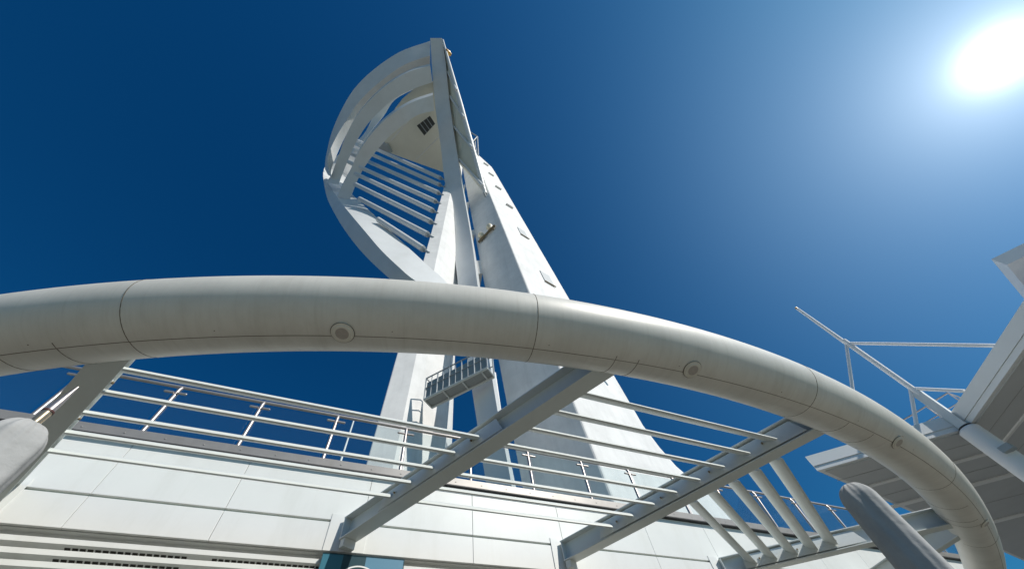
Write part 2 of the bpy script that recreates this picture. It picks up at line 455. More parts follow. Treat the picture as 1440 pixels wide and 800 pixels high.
# ------------------------------------------------------------------ balustrade
bal = thing('glass_balustrade', 'glass balustrade with stainless posts and handrail along the roof terrace edge', 'balustrade')
YB = YW + 0.0
m = MB()
m.box((X0, YB - 0.07, 4.360), (X1, YB + 0.10, 4.515))
for q in range(70):
    xq = X0 + 0.25 + q * 0.5
    m.tube([(xq, YB - 0.0695, 4.43), (xq, YB - 0.077, 4.43)], 0.012, 8)
m.build('base_rail', RAILM, bal, bevel=0.006)
m = MB(); m.tube([(X0, YB + 0.06, 5.60), (X1, YB + 0.06, 5.60)], 0.030, 14)
m.build('handrail', INOX, bal, smooth=40)
xp = [-3.126 - 1.284 * k for k in range(9, 0, -1)] + [-3.126, -1.852, -0.567, 0.738, 2.07, 3.396, 4.74, 6.042, 7.38, 8.75, 10.14, 11.58, 13.08, 14.5, 15.9, 17.3, 18.7]
for i, px in enumerate(xp):
    m = MB()
    m.tube([(px, YB + 0.03, 4.517), (px, YB + 0.03, 5.50), (px, YB + 0.055, 5.575)], 0.031, 14)
    m.box((px - 0.10, YB - 0.03, 4.516), (px + 0.10, YB + 0.085, 4.53))
    post = m.build('post', INOX, bal, smooth=40)
    m = MB()
    for sx_ in (-1, 1):
        m.tube([(px + sx_ * 0.024, YB + 0.0, 5.405), (px + sx_ * 0.15, YB + 0.0, 5.405)], [0.020, 0.022], 10)
        m.tube([(px + sx_ * 0.15, YB + 0.0, 5.405), (px + sx_ * 0.165, YB + 0.0, 5.405)], [0.022, 0.010], 10)
    m.build('clamp', INOX, post, smooth=40)
    if i + 1 < len(xp):
        m = MB(); m.box((px + 0.06, YB + 0.0 - 0.006, 4.54), (xp[i + 1] - 0.06, YB + 0.006, 5.47))
        m.build('glass_panel', GLASS, bal)

# ------------------------------------------------------------------ canopy
can = thing('entrance_canopy', 'cream tubular ring canopy curving out on white steel beams with louvre blades', 'canopy')
CX, CY, CZ, RA = 4.2, 18.4, 3.35, 0.3555
def ringR(th):
    t = min(th, 0.72) - 0.3
    R = 1.2136 * t ** 4 + 3.4387 * t ** 3 + 2.228 * t ** 2 + 0.1745 * t + 16.7071
    if th > 0.72: R += 0.9 * (1 - math.exp(-(th - 0.72) * 3.5))
    return R
def ringP(th, r=0.0, phi=0.0):
    R = ringR(th)
    return Vector((CX + (R + r * math.cos(phi)) * math.sin(th), CY - (R + r * math.cos(phi)) * math.cos(th), CZ + r * math.sin(phi)))
m = MB()
N = 220; SEG = 40
ths = [-1.15 + (2.25) * i / N for i in range(N + 1)]
m.loft([[ringP(t, RA, 2 * math.pi * k / SEG) for k in range(SEG)] for t in ths])
# long seam along the bottom outer side
m.tube([ringP(t, RA - 0.0005, math.radians(-92 + 22 * max(0.0, min(1.0, (t + 0.15) / 0.5)))) for t in ths], 0.0030, 6, 1)
# section joints: full hoops, and half hoops at the beam sleeves
for t in (-0.81, -0.595, -0.381, -0.174, 0.041, 0.277, 0.49, 0.70):
    m.tube([ringP(t + 0.0004, RA - 0.001, math.radians(a)) for a in range(-150, 70, 6)], 0.0034, 6, 1)
for t in (-0.444, -0.415, -0.1215, -0.1063, 0.0885, 0.123, 0.345, 0.392, 0.41):
    m.tube([ringP(t, RA - 0.001, math.radians(a)) for a in range(-185, -78, 6)], 0.0034, 6, 1)
# dark bolt heads beside the seam
for i in range(16):
    t = -0.6 + i * 0.087
    ph = math.radians(-82 + 20 * max(0.0, min(1.0, (t + 0.15) / 0.5)))
    m.tube([ringP(t, RA - 0.002, ph), ringP(t, RA + 0.002, ph)], 0.0045, 8, 1)
ring = m.build('ring', [RINGBODY, SEAM], can, smooth=35)
wrap = ring.data.attributes.new('wrap', 'FLOAT_VECTOR', 'POINT')
for i in range((N + 1) * SEG):
    k = i % SEG
    a_ = k if k <= SEG * 0.25 else k - SEG      # the wrap seam lies on top, out of sight
    wrap.data[i].vector = (ths[i // SEG] * 16.8, a_ * 2 * math.pi / SEG * RA, 0.0)
for t, ph in ((-0.492, -86), (-0.2772, -86), (-0.068, -80), (0.1563, -73), (0.4155, -73)):
    ph = math.radians(ph)
    n = (ringP(t, 1.0, ph) - ringP(t, 0, ph)).normalized()
    P = ringP(t, RA, ph)
    m = MB(); m.tube([P - n * 0.03, P + n * 0.010, P + n * 0.013], [0.098, 0.098, 0.088], 32)
    m.tube([P + n * 0.0125, P + n * 0.020, P + n * 0.022], [0.080, 0.076, 0.066], 32)
    dl = m.build('downlight', RING, can, smooth=35)
    m = MB(); m.tube([P + n * 0.0215, P + n * 0.0245], [0.058, 0.054], 28)
    m.build('lens', LENS, dl, smooth=35)
    m = MB()
    a = (ringP(t + 0.01, RA, ph) - P).normalized(); b_ = n.cross(a)
    m.tube([P + n * 0.004 + (a * math.cos(q) + b_ * math.sin(q)) * 0.101 for q in [2 * math.pi * i / 36 for i in range(37)]], 0.0025, 6)
    m.build('gasket', SEAM, dl, smooth=40)

# I-beams from the wall to the ring
W2, FT, WT, ZT_, ZB_ = 0.115, 0.020, 0.014, 3.53, 3.18
def ibeam(P, Q):
    P = Vector((P[0], P[1], 0)); Q = Vector((Q[0], Q[1], 0))
    d = (Q - P).normalized(); a = Vector((d.y, -d.x, 0))
    m = MB()
    for z0, z1, hw in ((ZB_, ZB_ + FT, W2), (ZT_ - FT, ZT_, W2), (ZB_ + FT - 0.002, ZT_ - FT + 0.002, WT / 2)):
        p0 = P - a * hw; 
        m.obox((p0.x, p0.y, z0), a * (2 * hw), d * (Q - P).length, (0, 0, z1 - z0))
    # end plate and bearing stub on the wall
    p0 = P - a * (W2 - 0.002) + d * 0.012
    m.obox((p0.x, p0.y, ZB_ + 0.003), a * (2 * W2 - 0.004), d * 0.02, (0, 0, ZT_ - ZB_ - 0.006))
    p0 = P - a * (W2 - 0.02) + d * 0.02
    m.obox((p0.x, p0.y, ZB_ - 0.128), a * (2 * W2 - 0.04), d * 0.10, (0, 0, 0.126))
    return m.build('beam', STEEL, can, bevel=0.004), d, a
BEAMS = [((-3.91, 5.985), (-2.20, 3.02)), ((0.12, 5.985), (2.33, 1.90)), ((3.79, 5.985), (5.84, 1.86)), ((7.43, 5.985), (11.10, 3.25)), ((12.0, 5.985), (11.60, 3.42))]
bo = [ibeam(*b) for b in BEAMS]
def on_beam(i, y):
    P, Q = Vector(BEAMS[i][0]), Vector(BEAMS[i][1])
    t = (y - P.y) / (Q.y - P.y)
    return P + (Q - P) * t
# angled bracket plates that carry the blades
def bracket(i, ya, yb, side, zlo=3.222, zhi=3.475):
    beam, d, a = bo[i]
    A = on_beam(i, ya); B = on_beam(i, yb)
    A = Vector((A.x, A.y, 0)) + a * side * 0.072; B = Vector((B.x, B.y, 0)) + a * side * 0.072
    m = MB()
    t = a * side * 0.012; lean = a * side * 0.028
    n = d if (B - A).dot(d) > 0 else -d
    m.hexa([A + Vector((0, 0, zlo)) + lean, B + n * 0.10 + Vector((0, 0, zlo)) + lean, B + n * 0.10 + t + Vector((0, 0, zlo)) + lean, A + t + Vector((0, 0, zlo)) + lean,
            A + n * 0.06 + Vector((0, 0, zhi)), B + Vector((0, 0, zhi)), B + t + Vector((0, 0, zhi)), A + n * 0.06 + t + Vector((0, 0, zhi))])
    br = m.build('bracket', STEEL, beam, bevel=0.003)
    L = (B - A).length
    k = max(2, int(L / 0.72))
    for q in range(k):
        m = MB()
        P = A + (B - A) * ((q + 0.45) / k) + lean * 0.5 + Vector((0, 0, (zlo + zhi) / 2))
        m.tube([P + t * 0.9, P + t + a * side * 0.012], 0.030, 14)
        m.tube([P + t + a * side * 0.010, P + t + a * side * 0.034], 0.014, 8, 1)
        m.build('bolt', [STEEL, RUST_AND_SHADE], br, smooth=40)
bracket(0, 5.22, 3.33, -1); bracket(1, 5.25, 3.33, 1)
bracket(1, 5.25, 2.28, -1); bracket(2, 5.28, 2.24, 1)
bracket(2, 4.35, 2.62, -1); bracket(3, 5.75, 4.40, 1)
# blades: lens-shaped section, tilted
def blade(P, Q, chord=0.235, thick=0.058, tilt=38):
    P = Vector((P[0], P[1], 3.345)); Q = Vector((Q[0], Q[1], 3.345))
    d = (Q - P).normalized()
    nrm = Vector((-d.y, d.x, 0))
    if nrm.y < 0: nrm = -nrm
    c = nrm * math.cos(math.radians(tilt)) + Vector((0, 0, math.sin(math.radians(tilt))))
    h = Vector((0, 0, 1)) * math.cos(math.radians(tilt)) - nrm * math.sin(math.radians(tilt))
    prof = []
    n = 12
    for k in range(n + 1):
        u = -1 + 2 * k / n
        prof.append((u, math.sqrt(max(0, 1 - u * u))))
    for k in range(n - 1, 0, -1):
        u = -1 + 2 * k / n
        prof.append((u, -math.sqrt(max(0, 1 - u * u))))
    m = MB()
    m.loft([[R + c * (u * chord / 2) + h * (v * thick / 2) for u, v in prof] for R in (P, Q)])
    return m.build('louvre_blade', STEEL, can, smooth=50)
inset = 0.118
for k in range(5):
    y = 3.535 + 0.362 * k
    A = on_beam(0, y - 0.005); B = on_beam(1, y + 0.005)
    blade((A.x + inset * 1.15, y - 0.01), (B.x - inset * 1.13, y + 0.012))
for k in range(8):
    y = 2.500 + 0.361 * k
    A = on_beam(1, y); B = on_beam(2, y)
    blade((A.x + inset * 1.13, y + 0.005), (B.x - inset * 1.13, y + 0.0))
B2pts = [(5.78, 2.82), (5.62, 3.12), (5.47, 3.44), (5.29, 3.75), (5.14, 4.06)]
B3pts = [(9.10, 4.63), (8.81, 4.88), (8.51, 5.12), (8.19, 5.37), (7.89, 5.62)]
for a, b in zip(B2pts, B3pts):
    blade(a, b)

# ------------------------------------------------------------------ folded parasols
def parasol(x, y, ztop, zmast, label, rmax, seed):
    rnd = random.Random(seed)
    p = thing('folded_parasol', label, 'parasol', 'folded parasols under the canopy')
    m = MB()
    m.tube([(x, y, GZ + 0.05), (x, y, ztop - 0.05)], 0.030, 18)
    m.build('pole', BRONZE, p, smooth=40)
    m = MB()
    m.tube([(x, y, GZ), (x, y, GZ + 0.04), (x, y, GZ + 0.06)], [0.42, 0.42, 0.40], 36)
    m.build('base', HATCHM, p, smooth=40)
    if zmast:
        zc = ztop + 0.10
        m = MB(); m.tube([(x, y, ztop - 0.05), (x, y, zc)], 0.028, 18); m.build('finial_tube', BRONZE, p, smooth=40)
        m = MB(); m.tube([(x, y, zc), (x, y, zc + 0.012)], 0.032, 18); m.build('collar', COLLAR, p, smooth=40)
        m = MB(); m.tube([(x, y, zc + 0.012), (x, y, zc + 0.10), (x, y, zmast)], [0.025, 0.022, 0.006], 18); m.build('spike', INOX, p, smooth=40)
    m = MB()
    zb = ztop - 2.4
    rings = []
    NS, NZ = 96, 90
    ph = [rnd.uniform(0, 6.28) for _ in range(8)]
    for i in range(NZ + 1):
        t = 1 - (1 - i / NZ) ** 1.7
        z = zb + (ztop - zb) * t
        s_ = ztop - z
        # rounded gathered top, slightly fuller shoulder, taper to the hem
        q_ = min(1.0, s_ / 0.20)
        r = rmax * max(0.02, 1 - (1 - q_) ** 2) ** 0.5 * (0.84 + 0.16 * min(1, s_ / 0.8)) * (1.0 - 0.10 * max(0, (s_ - 1.4)) / 1.5)
        row = []
        for k in range(NS):
            a = 2 * math.pi * k / NS
            tw = 0.9 * s_
            fold = 0.045 * math.sin(4 * a + ph[0] + tw * 0.5) + 0.030 * math.sin(7 * a + ph[1] - 0.8 * tw + 0.6 * math.sin(2.1 * s_)) + 0.018 * math.sin(3 * a + ph[2] + 2.4 * s_)
            fold += 0.016 * math.sin(11 * a + ph[7] + 1.3 * math.sin(2.6 * s_ + ph[1])) * (0.4 + 0.6 * math.sin(1.7 * s_ + ph[3]) ** 2)
            gather = math.exp(-s_ / 0.10) * 0.07 * math.sin(15 * a + ph[3])
            wr = 0.008 * math.sin(11 * s_ + 2.5 * math.sin(2 * a + ph[4])) * math.sin(a + ph[5]) ** 2
            crease = -0.06 * math.exp(-((a - 3.9 - 0.25 * math.sin(1.3 * s_ + ph[6])) / 0.16) ** 2) - 0.05 * math.exp(-((a - 5.2 + 0.2 * math.sin(1.1 * s_)) / 0.14) ** 2)
            rr = r * (1 + fold + gather + wr + crease)
            row.append((x + rr * math.cos(a), y + rr * math.sin(a), z))
        rings.append(row)
    m.loft(rings)
    m.build('cover', FABRIC, p, smooth=70)
    return p
parasol(-2.0, 2.80, 2.06, 2.415, 'folded parasol in a pale grey cover with its bronze spike showing above', 0.178, 3)
parasol(4.86, 1.93, 2.115, None, 'folded parasol in a slate grey cover standing before the ring and far roof', 0.186, 11)

# ------------------------------------------------------------------ hanging sign
sg = thing('sign_board', 'blue and teal striped sign board with a white circle below the middle beam', 'sign')
SX0, SX1, SZ1, SZ0, SY = -0.13, 0.985, 2.985, 1.55, YW - 0.05
m = MB()
m.box((SX0, SY, SZ0), (SX0 + 0.27, SY + 0.06, SZ1)); m.build('stripe', BLUE1, sg)
m = MB(); m.box((SX0 + 0.27, SY + 0.001, SZ0), (SX0 + 0.58, SY + 0.06, SZ1)); m.build('stripe', BLUE2, sg)
m = MB(); m.box((SX0 + 0.58, SY, SZ0), (SX1, SY + 0.06, SZ1)); m.build('stripe', BLUE3, sg)
m = MB()
cx_, cz_, r1, r0 = 0.385, 2.545, 0.312, 0.292
n = 64
pts = []
for k in range(n):
    a = 2 * math.pi * k / n
    pts.append([(cx_ + r * math.cos(a), SY - d_, cz_ + r * math.sin(a)) for r, d_ in ((r1, 0.0), (r1, 0.004), (r0, 0.004), (r0, 0.0))])
m.loft(pts, closed=True)
m.build('circle', SIGNW, sg, smooth=40)
m = MB()
for lo, hi in (((SX0 - 0.008, SY - 0.006, SZ0), (SX0 - 0.0005, SY + 0.062, SZ1 + 0.008)), ((SX1 + 0.0005, SY - 0.006, SZ0), (SX1 + 0.008, SY + 0.062, SZ1 + 0.008)), ((SX0, SY - 0.006, SZ1 + 0.0005), (SX1, SY + 0.062, SZ1 + 0.008))):
    m.box(lo, hi)
m.build('frame', BLUE2, sg)

# ------------------------------------------------------------------ slim pole on the terrace
m = MB(); m.tube([(-0.44, 9.0, 4.346), (-0.42, 9.0, 6.3), (-0.41, 9.0, 8.23)], [0.035, 0.028, 0.02], 10)
pole = m.build('terrace_pole', MASTW, None, smooth=40)
pole['label'] = 'slim white pole rising behind the terrace glass, left of the tower'; pole['category'] = 'pole'
# ------------------------------------------------------------------ observation tower
tw = thing('observation_tower', 'tall white observation tower with concrete legs and curved steel sail bows', 'tower')
def lin(P0, k, z): return Vector((P0[0] + k[0] * z, P0[1] + k[1] * z, z))
def V3(p, z): return Vector((p[0], p[1], z))
zsR = [GZ, 6, 12, 16.5, 18, 20, 26, 34, 45, 60, 78, 98, 115, 126]
# right leg: front corner A, faces run along db (sunlit) and dl (shaded)
db = Vector((0.98, 0.2, 0)); dl = Vector((-0.53, 0.848, 0))
rings = []
for z in zsR:
    A = lin((13.4, 14.5), (-0.035, 0.025), z)
    wb = 7.55 - (z - 18.7) * 0.0125
    if z < 19: wb = 7.55 + (19 - z) * 0.55 + max(0, 15 - z) * 1.2
    wl = 5.38 - 0.0058 * z
    zz = lambda p, dz: p + Vector((0, 0, dz))
    top = z > 125
    B = A + db * wb; L = A + dl * wl; K = L + db * (wb * 0.55)
    rings.append([zz(A, 7 if top else 0), zz(B, -2 if top else 0), zz(K, 0), zz(L, 8 if top else 0)])
m = MB(); m.loft(rings)
legR = m.build('concrete_leg', CONC, tw, bevel=0.12, label='right hand concrete leg with a sunlit flank')
# left leg
rings = []
for z in [GZ, 12, 20, 30, 40, 50, 65, 80, 100, 120, 126]:
    C1 = lin((1.476, 18.41), (0.0267, 0.01), z)
    C2 = C1 + Vector((0.95, 0.22, 0)) * max(0.45, 1.0 - 0.002 * z)
    S = C1 + Vector((-0.94, 0.34, 0)) * 1.53
    R = C2 + Vector((0.80, 0.6, 0)) * max(1.1, 3.3 - 0.02 * z)
    R2 = R + Vector((0.50, 0.86, 0)) * max(0.8, 2.4 - 0.02 * z)
    K = S + Vector((1.4, 2.3, 0))
    rings.append([C1, C2, R, R2, K, S])
m = MB(); m.loft(rings)
legL = m.build('concrete_leg', CONC, tw, bevel=0.08, label='left hand concrete leg with a bright edge strip')
# cross beams that tie the legs together
for z, h in ((47.5, 4.5), (63, 2.6), (80, 4.0), (97, 4.0)):
    P = lin((1.476, 18.41), (0.0267, 0.01), z) + Vector((3.0, 3.0, 0)); Q = lin((13.4, 14.5), (-0.035, 0.025), z) + dl * 5.0
    d = Q - P
    m = MB(); m.obox(P, d, Vector((0.3, 2.0, 0)), (0, 0, h)); m.build('tie_beam', CONC, tw)

def strip(edges, back=None, sub=5):
    """three splined edges (or two and a depth vector) -> closed box section"""
    E = [spline(e, sub) for e in edges]
    rings = []
    for i in range(len(E[0])):
        if back is not None:
            a, b = E[0][i], E[1][i]
            rings.append([a, b, b + back, a + back])
        else:
            a, b, c = E[0][i], E[1][i], E[2][i]
            rings.append([a, b, c, c + (a - b)])
    m = MB(); m.loft(rings); return m
strip(BOW_L).build('sail_bow', TSTEEL, tw, smooth=25, label='left bow curling outward with rib shadows on its lit face')
strip(BOW_F, Vector((0.95, 1.35, 0.0))).build('sail_bow', TSTEEL, tw, smooth=25, label='long nearly straight bow running up to the apex')
strip(HOOP_OUTER).build('sail_hoop', TSTEEL, tw, smooth=25)
strip(HOOP2, Vector((-0.3, -0.3, 2.4))).build('sail_hoop', TSTEEL, tw, smooth=25)
strip(HOOP3, Vector((-0.3, -0.3, 2.4))).build('sail_hoop', TSTEEL, tw, smooth=25)
for a, b in TUBES:
    A, B = Vector(a), Vector(b); d = (B - A).normalized()
    m = MB(); m.tube([A, B - d * 0.9], 0.42, 16)
    t_ = m.build('brace_tube', TSTEEL, tw, smooth=40)
    m = MB(); m.tube([B - d * 0.9, B + d * 0.8], 0.15, 10); m.tube([B - d * 0.62, B - d * 0.38], 0.30, 12)
    m.build('pin', HATCHM, t_, smooth=40)
# viewing deck
m = MB()
m.prism(DECK, DZ, DZ + 1.2)
cxm = sum(p[0] for p in DECK) / len(DECK); cym = sum(p[1] for p in DECK) / len(DECK)
def scaled(s): return [(cxm + (x_ - cxm) * s, cym + (y_ - cym) * s) for x_, y_ in DECK]
m.prism(scaled(0.985), DZ + 4.5, DZ + 5.5); m.prism(scaled(0.96), DZ + 9.0, DZ + 10.5)
deck = m.build('viewing_deck', DECKM, tw, bevel=0.1)
m = MB(); m.prism(scaled(0.955), DZ + 1.21, DZ + 4.49); m.prism(scaled(0.93), DZ + 5.51, DZ + 8.99)
m.build('window', WINDOW, deck)
m = MB()
for (xa, ya), (xb, yb) in SEAMS:
    m.tube([(xa, ya, DZ), (xb, yb, DZ)], 0.12, 6)
m.build('soffit_joint', STRIP, deck)
m = MB()
vc = Vector((sum(p[0] for p in VENT) / 4, sum(p[1] for p in VENT) / 4, 0))
def vv(s, z): return [V3(vc + (Vector((p[0], p[1], 0)) - vc) * s, z) for p in VENT]
m.hexa(vv(1.22, DZ - 0.28) + vv(1.22, DZ + 0.02))
vent = m.build('vent', DECKM, deck)
m = MB()
q0, q1, q2, q3 = vv(0.92, DZ - 0.34)
m.hexa(vv(0.92, DZ - 0.34) + vv(0.92, DZ - 0.29))
m.build('vent_opening', VENTM, vent)
m = MB()
for f in (0.24, 0.5, 0.76):
    for (a, b, c, d_) in ((q0, q1, q2, q3),):
        P = a + (b - a) * f; Q = d_ + (c - d_) * f
        m.tube([P + Vector((0, 0, -0.05)), Q + Vector((0, 0, -0.05))], 0.10, 8)
m.build('grille_bar', HATCHM, vent)
m = MB(); m.prism(TURRET, DZ - 3, DZ); m.build('plant_box', HATCHM, deck, bevel=0.1)
# rear spar and the panelled web between it and the straight bow
apex = Vector((-6.9, -4.75, 129.0)); foot = Vector((9.95, 17.0, 78.85))
m = MB(); m.tube([apex, apex.lerp(foot, 0.5), foot], [0.22, 0.55, 0.42], 16)
spar = m.build('rear_spar', TSTEEL, tw, smooth=40)
m = MB(); m.tube([foot + Vector((-0.3, -0.2, -0.3)), foot + Vector((0.25, 0.35, -0.9))], 0.2, 10); m.build('pin', HATCHM, spar, smooth=40)
BR = spline(BOW_F[1], 5)
def bowr(z):
    best = min(BR, key=lambda p: abs(p.z - z)); return best + Vector((0.9, 1.25, 0))
def spr(z): return apex.lerp(foot, (129.0 - z) / (129.0 - 78.85))
m = MB()
zs_ = [128, 122, 116, 109, 102, 96]
for a, b in zip(zs_[:-1], zs_[1:]):
    lo = [bowr(a), bowr(b), spr(b), spr(a)]
    m.hexa([p for p in lo] + [p + Vector((0.3, 0.5, 0.25)) for p in lo])
lo = [bowr(96), bowr(93), foot + Vector((-0.1, -0.2, 0.6)), spr(96)]
m.hexa([p for p in lo] + [p + Vector((0.3, 0.5, 0.25)) for p in lo])
m.build('web_panel', DECKM, tw)
for a, b in ((121, 108), (114, 99), (105, 90), (94, 80)):
    m = MB(); P = bowr(a) + Vector((-0.2, -0.5, -0.2)); Q = spr(b) + Vector((-0.5, -0.6, -0.3)); m.tube([P, Q], 0.30, 10)
    m.build('web_brace', TSTEEL, tw, smooth=40)
m = MB(); m.tube([(-5.3, -3.1, 124.0), (-4.6, -2.7, 124.6), (-4.1, -2.4, 125.0)], [0.2, 0.5, 0.45], 10)
m.build('beacon', AMBER, tw, smooth=40)
# little cage on the leg top
m = MB()
c0 = [Vector((7.4, 17.0, 133)), Vector((10.6, 17.9, 128)), Vector((9.6, 14.6, 142)), Vector((7.0, 14.6, 146))]
for i in range(4): m.tube([c0[i], c0[(i + 1) % 4]], 0.22, 8)
m.tube([c0[0], c0[2]], 0.18, 8); m.tube([c0[1], c0[3]], 0.14, 8)
c1 = [p + Vector((-0.2, 1.6, 0.5)) for p in c0]
for i in range(4): m.tube([c1[i], c1[(i + 1) % 4]], 0.2, 8); m.tube([c0[i], c1[i]], 0.18, 8)
m.build('roof_cage', HATCHM, tw)
# hatches and brackets on the sunlit flank
nB = db.cross(Vector((-0.035, 0.025, 1))).normalized()
if nB.y > 0: nB = -nB
upB = Vector((-0.035, 0.025, 1)).normalized()
def flank(P, w_, h_, name, matl, th=0.05):
    P = Vector(P) + nB * 0.05
    m = MB(); m.obox(P - db * w_ / 2 - upB * h_ / 2 - nB * 0.2, db * w_, upB * h_, nB * (th + 0.2))
    return m.build(name, matl, tw, bevel=0.03)
for P, w_, h_ in (((15.54, 16.91, 61.25), 1.5, 3.6), ((16.32, 16.51, 43.94), 1.5, 3.2)):
    h = flank(P, w_, h_, 'hatch', HATCHM)
    m = MB(); b0 = Vector(P) + nB * 0.14 - upB * (h_ / 2 + 0.1); m.tube([b0 - db * 0.85, b0 + db * 0.85], 0.07, 8)
    m.build('shadow_line_bar', RUST_AND_SHADE, h)  # dark bar added to draw the shadow line under each hatch
for P in ((12.6, 18.1, 119.0), (13.15, 17.8, 105.3), (13.82, 17.45, 90.9), (15.0, 17.25, 77.0)):
    h = flank(P, 1.6, 0.16, 'anchor_ledge', CONC, 0.28)
P = Vector((17.75, 16.2, 25.0)) + nB * 0.02
m = MB(); m.tube([P, P + nB * 0.9 + db * 0.35], 0.06, 8); m.tube([P + nB * 0.85 + db * 0.2 + upB * 0.3, P + nB * 0.95 + db * 0.5 - upB * 0.35], 0.13, 10)
m.build('lamp_arm', HATCHM, tw, smooth=40)
# floodlight rail on the shaded face of the right leg
P0_ = Vector((9.05, 19.75, 57.8)); P1_ = Vector((10.75, 16.85, 59.2)); off = Vector((-0.866, -0.5, 0)) * 0.35
m = MB(); m.tube([P0_ + off, P1_ + off], 0.20, 8)
for q in (0.15, 0.85):
    pp = P0_.lerp(P1_, q); m.tube([pp - off * 0.4, pp + off], 0.1, 8)
fr = m.build('lamp_rail', RUST_AND_SHADE, tw)
for q in (0.22, 0.74):
    pp = P0_.lerp(P1_, q) + off * 1.4 + Vector((0, 0, 0.7))
    m = MB(); m.tube([pp + Vector((0, 0, -0.5)), pp, pp + Vector((-0.1, -0.1, 0.55))], [0.25, 0.55, 0.42], 12)
    m.build('floodlight', LAMPM, fr, smooth=40)
# maintenance gantry between the legs
def GP(u, v, z): # u along the walkway, v across
    A = Vector((2.96, 17.6, 0)); B = Vector((7.0, 12.75, 0)); d = (B - A).normalized(); a = Vector((d.y, -d.x, 0))
    L = (B - A).length
    p = A + d * (u * L * 0.76) - a * (v * 0.66); return Vector((p.x, p.y, z))
m = MB()
zf = 19.0
m.hexa([GP(0, 0, zf), GP(1, 0, zf), GP(1, 1.3, zf), GP(0, 1.3, zf), GP(0, 0, zf + 0.06), GP(1, 0, zf + 0.06), GP(1, 1.3, zf + 0.06), GP(0, 1.3, zf + 0.06)])
gan = m.build('gantry', MESHM, tw)
m = MB()
for v in (0.0, 1.3): m.tube([GP(0, v, zf - 0.05), GP(1, v, zf - 0.05)], 0.085, 8)
for u in (0, 0.3, 0.6, 0.9, 1): m.tube([GP(u, 0, zf - 0.05), GP(u, 1.3, zf - 0.05)], 0.055, 8)
m.build('floor_frame', STEEL, gan)
m = MB()
for v in (0.0, 1.3):
    m.tube([GP(0, v, zf + 2.1), GP(1, v, zf + 2.1)], 0.05, 8)
    m.tube([GP(0, v, zf + 1.05), GP(1, v, zf + 1.05)], 0.035, 8)
    for i in range(11): m.tube([GP(i / 10, v, zf), GP(i / 10, v, zf + 2.1)], 0.05 if i % 2 == 0 else 0.03, 8)
for z in (1.05, 2.1): m.tube([GP(0, 0, zf + z), GP(0, 1.3, zf + z)], 0.045, 8)
for i in range(5): m.tube([GP(i / 5, 1.3, zf + 2.1), GP((i + 1) / 5, 1.3, zf)], 0.03, 8)
m.build('railing', HATCHM, gan)
m = MB()
a_, b_, c_, d_ = GP(0.02, 0.03, zf + 0.1), GP(0.98, 0.03, zf + 0.1), GP(0.98, 0.06, zf + 0.1), GP(0.02, 0.06, zf + 0.1)
hh = Vector((0, 0, 1.5)); m.hexa([a_, b_, c_, d_, a_ + hh, b_ + hh, c_ + hh, d_ + hh])
m.build('mesh_panel', MESHM, gan)
m = MB(); P = GP(0.42, 0.75, zf + 0.5); m.tube([P - Vector((0, 0, 0.45)), P, P + Vector((0, 0, 0.5))], [0.35, 0.42, 0.2], 14); m.build('winch', RUBBER, gan, smooth=40)
m = MB(); P = GP(0.62, 0.5, zf + 1.1); m.box(P - Vector((0.2, 0.2, 0.25)), P + Vector((0.2, 0.2, 0.25))); m.build('junction_box', RUBBER, gan)
m = MB(); m.tube([(8.0, 17.2, 23.0), (8.02, 16.9, 16.0), (8.05, 16.6, GZ)], 0.11, 10)
m.build('drain_pipe', MASTW, tw, smooth=40)

# ------------------------------------------------------------------ pavilion with the folded roof
pav = thing('roof_pavilion', 'big pavilion with an angular notched roof, grey soffit and pale fascia', 'building')
T_, N_, E_ = Vector((18.3, 7.77)), Vector((22.86, 3.80)), Vector((19.05, -1.85))
far = [(52, -14), (54, 13.4)]
poly = [tuple(T_), tuple(N_), tuple(E_)] + far
m = MB(); m.prism([(x_ * 1.0, y_) for x_, y_ in poly], 9.004, 9.66)
m.build('roof', FASCIA, pav)
def inset(poly, d):
    out = []
    n = len(poly)
    for i in range(n):
        p0, p1, p2 = Vector(poly[i - 1]), Vector(poly[i]), Vector(poly[(i + 1) % n])
        d1 = (p1 - p0).normalized(); d2 = (p2 - p1).normalized()
        n1 = Vector((-d1.y, d1.x)); n2 = Vector((-d2.y, d2.x))
        s_ = n1 + n2; s_ = s_ / max(0.2, s_.dot(n1))
        out.append(tuple(p1 + s_ * d))
    return out
area = sum(poly[i][0] * poly[(i + 1) % 5][1] - poly[(i + 1) % 5][0] * poly[i][1] for i in range(5))
sg_ = 1.0 if area > 0 else -1.0
# fascia boards: proud upper band and lower lip
def band(a, b, z0, z1, out, name):
    a = Vector((a[0], a[1], 0)); b = Vector((b[0], b[1], 0)); d = (b - a).normalized(); nn = Vector((d.y, -d.x, 0)) * sg_
    m = MB(); m.obox((a.x, a.y, z0), b - a, nn * out, (0, 0, z1 - z0)); return m.build(name, FASCIA, pav)
for a, b in ((poly[0], poly[1]), (poly[1], poly[2])):
    band(a, b, 9.22, 9.72, 0.05, 'fascia_board'); band(a, b, 9.0, 9.205, 0.02, 'fascia_lip')
ins = inset(poly, 0.16 * sg_)
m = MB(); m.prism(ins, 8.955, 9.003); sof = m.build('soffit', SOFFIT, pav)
dA = (T_ - N_).normalized(); dB = (E_ - N_).normalized()
